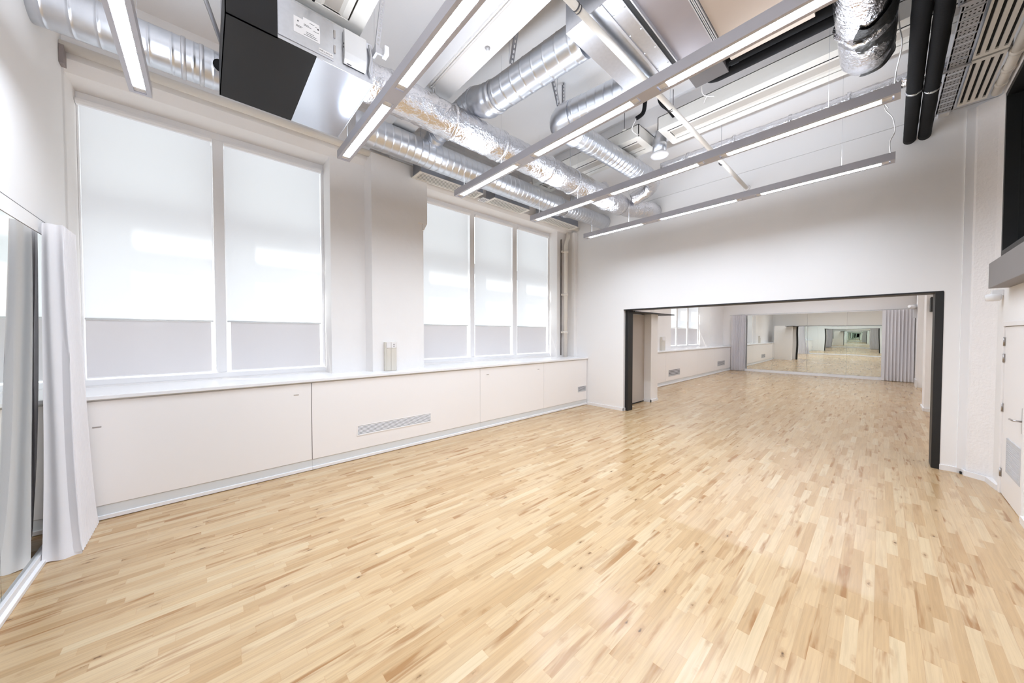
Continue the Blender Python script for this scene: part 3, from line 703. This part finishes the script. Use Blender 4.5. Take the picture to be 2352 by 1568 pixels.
# slot diffuser boxes at the window beam
def diffuser(x0, x1, label):
    t = thing('slot_diffuser', ((x0+x1)/2, 5.68, 4.80), label, 'air diffuser', 'slot diffusers under the window beam')
    y0, y1, z = 5.47, 5.79, 4.79
    box('plenum_box', M('zinc_box', '#A5A8B0', .4, .9) if 'zinc_box' not in bpy.data.materials else bpy.data.materials['zinc_box'], x0+.03, x1-.01, 5.485, 5.79, z+.012, 5.08, t)
    f = MB(); f.box(x0, x1, y0, y0+.03, z, z+.012); f.box(x0, x1, y1-.03, y1, z, z+.012); f.box(x0, x0+.05, y0+.03, y1-.03, z, z+.012); f.box(x1-.05, x1, y0+.03, y1-.03, z, z+.012)
    f = f.build('face_plate', CHILL, t)
    MB().box(x0+.02, x1-.02, y0+.02, y1-.02, z+.0085, z+.0115).build('slot_void', DARK, f)
    v = MB()
    for i in range(5):
        y = y0+.062 + i*.049; v.box(x0+.05, x1-.05, y-.0135, y+.0135, z+.001, z+.005)
    v.build('blade', CHILL, f)
    c = MB(); xm = (x0+x1)/2; c.tube([(xm,5.58,5.0),(xm,5.3,4.94)], .09, 18); c.build('spigot', GALVS, t)
    return t
diffuser(2.82, 4.22, 'long slot diffuser box by the pillar top, leftmost of the three')
diffuser(4.50, 5.56, 'slot diffuser box in the middle above the three bay window')
diffuser(6.05, 7.40, 'slot diffuser box in the corner above the downpipe')
t = thing('vent_plate', (4.45, 5.6, 4.9), 'small white vent plate under the beam beside the second light end', 'vent')
b = MB(); b.box(4.30,4.47,5.60,5.80,4.776,4.786); q = b.build('plate', SILL, t)
b = MB()
for i in range(4): b.box(4.325+i*.035,4.335+i*.035,5.63,5.77,4.774,4.777)
b.build('slot', INK, q)

# cream pipe along the window beam
t = thing('beam_pipe', (0, 5.86, 4.95), 'cream pipe clipped along the face of the window beam', 'pipe')
b = MB(); b.cyl((XM+.002,5.86,4.99),(2.86,5.86,4.99),.05,14); b.build('pipe', CREAM, t); b = MB(); b.cyl((7.36,5.86,4.90),(7.82,5.80,4.90),.05,14); b.build('pipe', CREAM, t)
for x in (2.42, 2.47): MB().tube([(x-.004,5.86,4.99),(x+.004,5.86,4.99)], .054, 14).build('clip', ZINC, t)
box('wall_bracket', M('old_bracket', '#8F8583', .7), XM+.002, XM+.035, 5.80, 5.90, 4.78, 4.97, t)

# ------------------------------------------------------------------ chilled beams
def chilled(x0, y0, y1, label, w_=.56, z=5.0, grp='chilled beams under the slab', rods=True):
    x1 = x0 + w_
    t = thing('chilled_beam', ((x0+x1)/2, (y0+y1)/2, z), label, 'chilled beam', grp)
    b = MB(); b.box(x0, x0+.012, y0, y1, z, z+.2); b.box(x1-.012, x1, y0, y1, z, z+.2); b.box(x0, x1, y0, y1, z+.19, z+.2)
    b.box(x0, x1, y0, y0+.012, z, z+.2); b.box(x0, x1, y1-.012, y1, z, z+.2)
    b.build('casing', CHILL, t)
    b = MB(); b.box(x0+.012, x0+.135, y0+.012, y1-.012, z, z+.008); b.box(x1-.135, x1-.012, y0+.012, y1-.012, z, z+.008); b.box(x0+.135, x1-.135, y0+.012, y0+.11, z, z+.008); b.box(x0+.135, x1-.135, y1-.11, y1-.012, z, z+.008); b.build('flange', CHILL, t)
    for sx in (x0+.130,): MB().box(sx, sx+.02, y0+.10, y1-.10, z-.0008, z+.03).build('slot', DARK, t)
    b = MB(); b.prism([(x0+.148,z+.004),(x0+.20,z+.004),(x0+.225,z+.022),(x1-.225,z+.022),(x1-.20,z+.004),(x1-.148,z+.004),(x1-.148,z+.028),(x0+.148,z+.028)], 'y', y0+.11, y1-.11); pl = b.build('centre_panel', CHILL, t)
    MB().box(x0+.228, x1-.228, y0+.12, y1-.12, z+.0205, z+.0222).build('perforated_face', CHILLG, pl)
    if rods:
        for y in (y0+.25, y1-.25):
            MB().cyl((x0-.02,y,z+.2),(x0-.02,y,ZC-.001),.005,6).build('drop_rod', INK, t)
            box('lug', CHILL, x0-.05, x0, y-.03, y+.03, z+.195, z+.2, t)
    return t
chilled(5.454, -1.0, 2.484, 'long chilled beam right of the white cone diffuser', .605, 5.244)
chilled(5.378, 2.765, 5.238, 'shorter chilled beam between the cone diffuser and the windows', .605, 5.244)
chilled(.64, -.9, 3.66, 'cream chilled beam at the top left above the fan coil unit', .58, 5.0, 'chilled beams under the slab', False)
t = thing('cone_diffuser', (5.86, 2.65, 5.02), 'white cone shaped air valve hanging in the gap of the chilled beams', 'air diffuser')
cx, cyy = 5.86, 2.63
b = MB(); b.tube([(cx,cyy,ZC-.001),(cx,cyy,5.55),(cx,cyy,5.48),(cx,cyy,5.31),(cx,cyy,5.29),(cx,cyy,5.07)], [.048,.048,.054,.103,.113,.113], 24); b.build('cone', GALVS, t)
b = MB(); b.tube([(cx,cyy,5.07),(cx,cyy,5.045),(cx,cyy,5.03),(cx,cyy,5.025)], [.12,.146,.14,.085], 28); b.build('valve', SILL, t)
MB().tube([(cx,cyy,5.56),(cx,cyy,5.585)], .056, 20).build('clamp', BLACK, t)
t = thing('insulated_riser', (5.08, 2.4, 5.3), 'pair of short black insulated pipe ends between the chilled beams', 'pipe')
b = MB(); b.tube(smooth([(4.99,2.46,5.62),(4.99,2.47,5.46),(5.03,2.52,5.35),(4.99,2.61,5.29)],5), .03, 12); b.build('pipe', BLKFOAM, t)
b = MB(); b.tube(smooth([(5.10,2.30,5.70),(5.11,2.30,5.50),(5.16,2.28,5.42),(5.31,2.25,5.40),(5.44,2.22,5.34)],5), .032, 12); b.build('pipe', BLKFOAM, t)
c = MB(); c.tube(smooth([(4.99,2.61,5.29),(5.03,2.7,5.18),(5.25,2.72,5.19),(5.42,2.78,5.31)],6), .006, 8); c.build('cable', CABLE, t)

# white sprinkler pipe
t = thing('sprinkler_pipe', (5.0, 1.82, 4.78), 'white straight pipe running to the dividing wall below the air unit', 'pipe')
b = MB(); b.cyl((1.9,1.83,4.785),(XD+.01,1.80,4.785),.032,16); b.build('pipe', CREAM, t)
for x in (2.42, 4.35, 6.35):
    b = MB(); b.tube([(x-.006,1.825,4.785),(x+.006,1.825,4.785)], .037, 16); b.tube([(x+.03,1.825,4.785),(x+.04,1.825,4.785)], .036, 16); q = b.build('clip', INK, t)
    MB().cyl((x,1.825,4.82),(x,1.825,Zb if x < 4.0 else ZC-.001),.004,6).build('rod', ZINC, q)
b = MB(); b.tube([(XD-.03,1.80,4.785),(XD-.001,1.80,4.785)], [.05,.06], 16); b.build('wall_collar', SILL, t)

# black insulated pipes
t = thing('insulated_pipe', (4.35, .8, 4.8), 'pair of black insulated pipes with an elbow right of the air unit', 'pipe')
b = MB(); b.tube(smooth([(4.36,1.36,5.15),(4.36,1.40,4.99),(4.36,1.34,4.90),(4.37,1.1,4.89),(4.38,.2,4.89)],8), .055, 16); b.build('pipe', BLKFOAM, t)
b = MB(); b.tube(smooth([(4.25,1.26,5.1),(4.25,1.27,5.0),(4.255,1.2,4.93),(4.26,.9,4.92),(4.27,.2,4.92)],8), .054, 16); b.build('pipe', BLKFOAM, t)
b = MB(); b.tube([(4.2,.52,4.98),(4.24,.25,5.0),(4.26,.1,5.0)], [.03,.075,.08], 12); b.build('branch', BLKFOAM, t)
MB().box(4.18,4.42,.22,.26,4.99,5.02).build('bracket', ZINC, t)
c = MB(); c.tube(smooth([(4.44,1.50,4.95),(4.52,1.5,4.86),(4.62,1.42,4.85),(4.76,1.5,4.96),(5.0,1.62,5.12),(5.45,1.8,5.33)],6), .007, 8); c.build('cable', CABLE, t)

t = thing('insulated_pipe', (5.9, -.25, 4.8), 'thick black insulated pipe ending at the dividing wall, left of its twin', 'pipe', 'thick black insulated pipes')
b = MB(); b.tube(lerp_path([(1.5,-.19,4.86),(4.5,-.20,4.86),(XD+.01,-.245,4.85)], .12), .066, 22, warp=crinkle(6,.004)); b.build('insulation', BLKFOAM, t)
b = MB(); b.tube([(6.24,-.223,4.855),(6.28,-.223,4.855)], .072, 22, warp=crinkle(20,.004)); b.build('foil_tape', FOIL, t)
t = thing('insulated_pipe', (5.9, -.38, 4.8), 'thick black insulated pipe ending at the dividing wall, right of its twin', 'pipe', 'thick black insulated pipes')
b = MB(); b.tube(lerp_path([(1.5,-.32,4.86),(4.5,-.33,4.86),(XD+.01,-.385,4.855)], .12), .064, 22, warp=crinkle(6,.004)); b.build('insulation', BLKFOAM, t)
b = MB(); b.tube([(6.34,-.36,4.856),(6.38,-.36,4.856)], .07, 22, warp=crinkle(20,.004)); b.build('foil_tape', FOIL, t)
for x in (5.2, 6.36): pass

# cable tray
t = thing('cable_tray', (6.2, -.54, 5.05), 'perforated steel cable tray beside the thick black pipes at top right', 'cable tray')
y0, y1, z = -.62, -.475, 5.05
b = MB(); b.box(3.2, 7.75, y0-.004, y0, z, z+.05); b.box(3.2, 7.75, y1, y1+.004, z, z+.05)
x = 3.2
while x < 7.7:
    b.box(x, x+.128, y0, y1, z, z+.003); x += .15
b.box(3.2, 7.75, y0, y0+.012, z, z+.003); b.box(3.2, 7.75, y1-.012, y1, z, z+.003)
b.build('tray', ZINC, t)
d = MB(); x = 3.2
while x < 7.7:
    for i in range(4):
        for dx in (.035, .092):
            yy = y0+.03 + i*(y1-y0-.06)/3; d.cyl((x+dx,yy,z-.0008),(x+dx,yy,z+.001),.008,8)
    x += .15
d.build('perforation', DARK, t)['kind'] = 'stuff'
box('end_fitting', SILL, 7.70, XD-.001, -.60, -.50, z-.01, z+.05, t, .006)
for x in (5.3, 6.5):
    b = MB(); b.box(x-.02,x+.02,y0-.03,y1+.03,z-.02,z-.001); b.box(x-.006,x+.006,y1+.02,y1+.032,z-.02,ZC-.001); b.build('hanger', ZINC, t)
# slot grilles by the right wall
def slotgrille(x0, x1, label):
    t = thing('slot_grille', ((x0+x1)/2, -.77, 5.03), label, 'air grille', 'white slot grilles along the right wall')
    y0, y1, z = -.885, -.645, 5.035
    ys = [y0, y0+.045]; 
    f = MB(); n = 4; pit = (y1-y0)/n
    f.box(x0, x0+.06, y0, y1, z, z+.02); f.box(x1-.06, x1, y0, y1, z, z+.02)
    for i in range(n+1):
        yc = y0 + i*pit; f.box(x0+.06, x1-.06, max(y0,yc-.017), min(y1,yc+.017), z, z+.02)
    f = f.build('frame', CHILL, t)
    MB().box(x0+.01, x1-.01, y0+.005, y1-.005, z+.02, z+.024).build('slot_void', DARK, f)
    box('plenum_box', bpy.data.materials['zinc_box'], x0, x1, y0+.01, y1, z+.024, 5.3, t)
    for x in (x0+.2, x1-.2): MB().cyl((x,-.77,5.3),(x,-.77,ZC-.001),.005,6).build('drop_rod', ZINC, t)
slotgrille(6.47, 7.60, 'white slot grille nearest the dividing wall at top right')
slotgrille(5.34, 6.43, 'white slot grille second from the dividing wall at top right')
slotgrille(4.20, 5.30, 'white slot grille cut off by the top edge at right')
t = thing('conduit_pipe', (6.6, -.95, 4.95), 'cream pipe with elbows in the top corner of the right wall', 'pipe')
b = MB(); b.cyl((3.5,-.955,5.05),(6.55,-.955,5.05),.045,14); b.cyl((6.62,-.955,5.05),(7.55,-.955,5.05),.045,14); b.build('pipe', CREAM, t)
for x in (6.58, 6.95, 7.3): MB().tube([(x-.03,-.955,5.05),(x+.03,-.955,5.05)], .053, 14).build('coupling', CREAM, t)

# conduits on the downstand beam
t = thing('conduit', (2.2, 3.0, 5.05), 'two thin white conduits clipped along the concrete beam', 'conduit')
for dx in (0, .03):
    b = MB(); b.tube(smooth([(2.14+dx,-1.0,5.079),(2.14+dx,2.0,5.079),(2.14+dx,3.74,5.079),(2.18+dx,3.88,5.079),(2.27+dx,4.04,5.079),(2.31+dx,4.5,5.079)],6), .009, 8); b.build('pipe', CABLE, t)
t = thing('beam_hook', (2.3, 2.95, 5.0), 'small dark hook fixed under the concrete beam', 'hook')
b = MB(); b.tube([(2.34,2.96,5.09),(2.34,2.96,5.055)], [.03,.012], 8); b.build('hook', ZINC, t)
t = thing('beam_hook', (2.45, 4.1, 5.0), 'small dropped rod with hook near the foil duct', 'hook')
b = MB(); b.tube([(2.36,4.06,5.09),(2.36,4.06,4.98),(2.38,4.08,4.97)], .008, 8); b.build('hook', ZINC, t)

# ------------------------------------------------------------------ daylight, world, camera
wd = bpy.data.worlds.new('sky'); S.world = wd; wd.use_nodes = True; wd.cycles.sampling_method = 'NONE'
bg = wd.node_tree.nodes['Background']; bg.inputs[0].default_value = (.93,.965,1.0,1); bg.inputs[1].default_value = 1.42
sl = bpy.data.lights.new('sun', 'SUN'); sl.energy = 8.5; sl.angle = R(3); sl.color = (1,.97,.92)
so = bpy.data.objects.new('sun', sl); COL.objects.link(so)
dv = Vector((1.1, -1.0, -2.4)); so.rotation_euler = dv.to_track_quat('-Z', 'Y').to_euler(); so.location = (0, 12, 14)

f_px, yaw, pit = 773.0, R(47.6), R(1.25)
cam = bpy.data.cameras.new('camera'); cam.sensor_fit = 'HORIZONTAL'; cam.sensor_width = 36; cam.lens = f_px*36/2352; cam.clip_start = .05; cam.clip_end = 200
co = bpy.data.objects.new('camera', cam); COL.objects.link(co); co.location = (0, 0, 1.95)
fw = Vector((math.cos(pit)*math.cos(yaw), math.cos(pit)*math.sin(yaw), -math.sin(pit)))
co.rotation_euler = fw.to_track_quat('-Z', 'Y').to_euler()
S.camera = co
S.view_settings.view_transform = 'Standard'; S.view_settings.look = 'None'; S.view_settings.exposure = 0.35; S.view_settings.gamma = 1.0; S.view_settings.use_curve_mapping = False
cy = S.cycles
cy.max_bounces = 12; cy.diffuse_bounces = 6; cy.glossy_bounces = 10; cy.use_adaptive_sampling = True; cy.adaptive_threshold = .02; cy.transmission_bounces = 8; cy.transparent_max_bounces = 12
cy.use_denoising = True; cy.denoiser = 'OPENIMAGEDENOISE'; cy.caustics_reflective = False; cy.caustics_refractive = False; cy.sample_clamp_indirect = 1.8
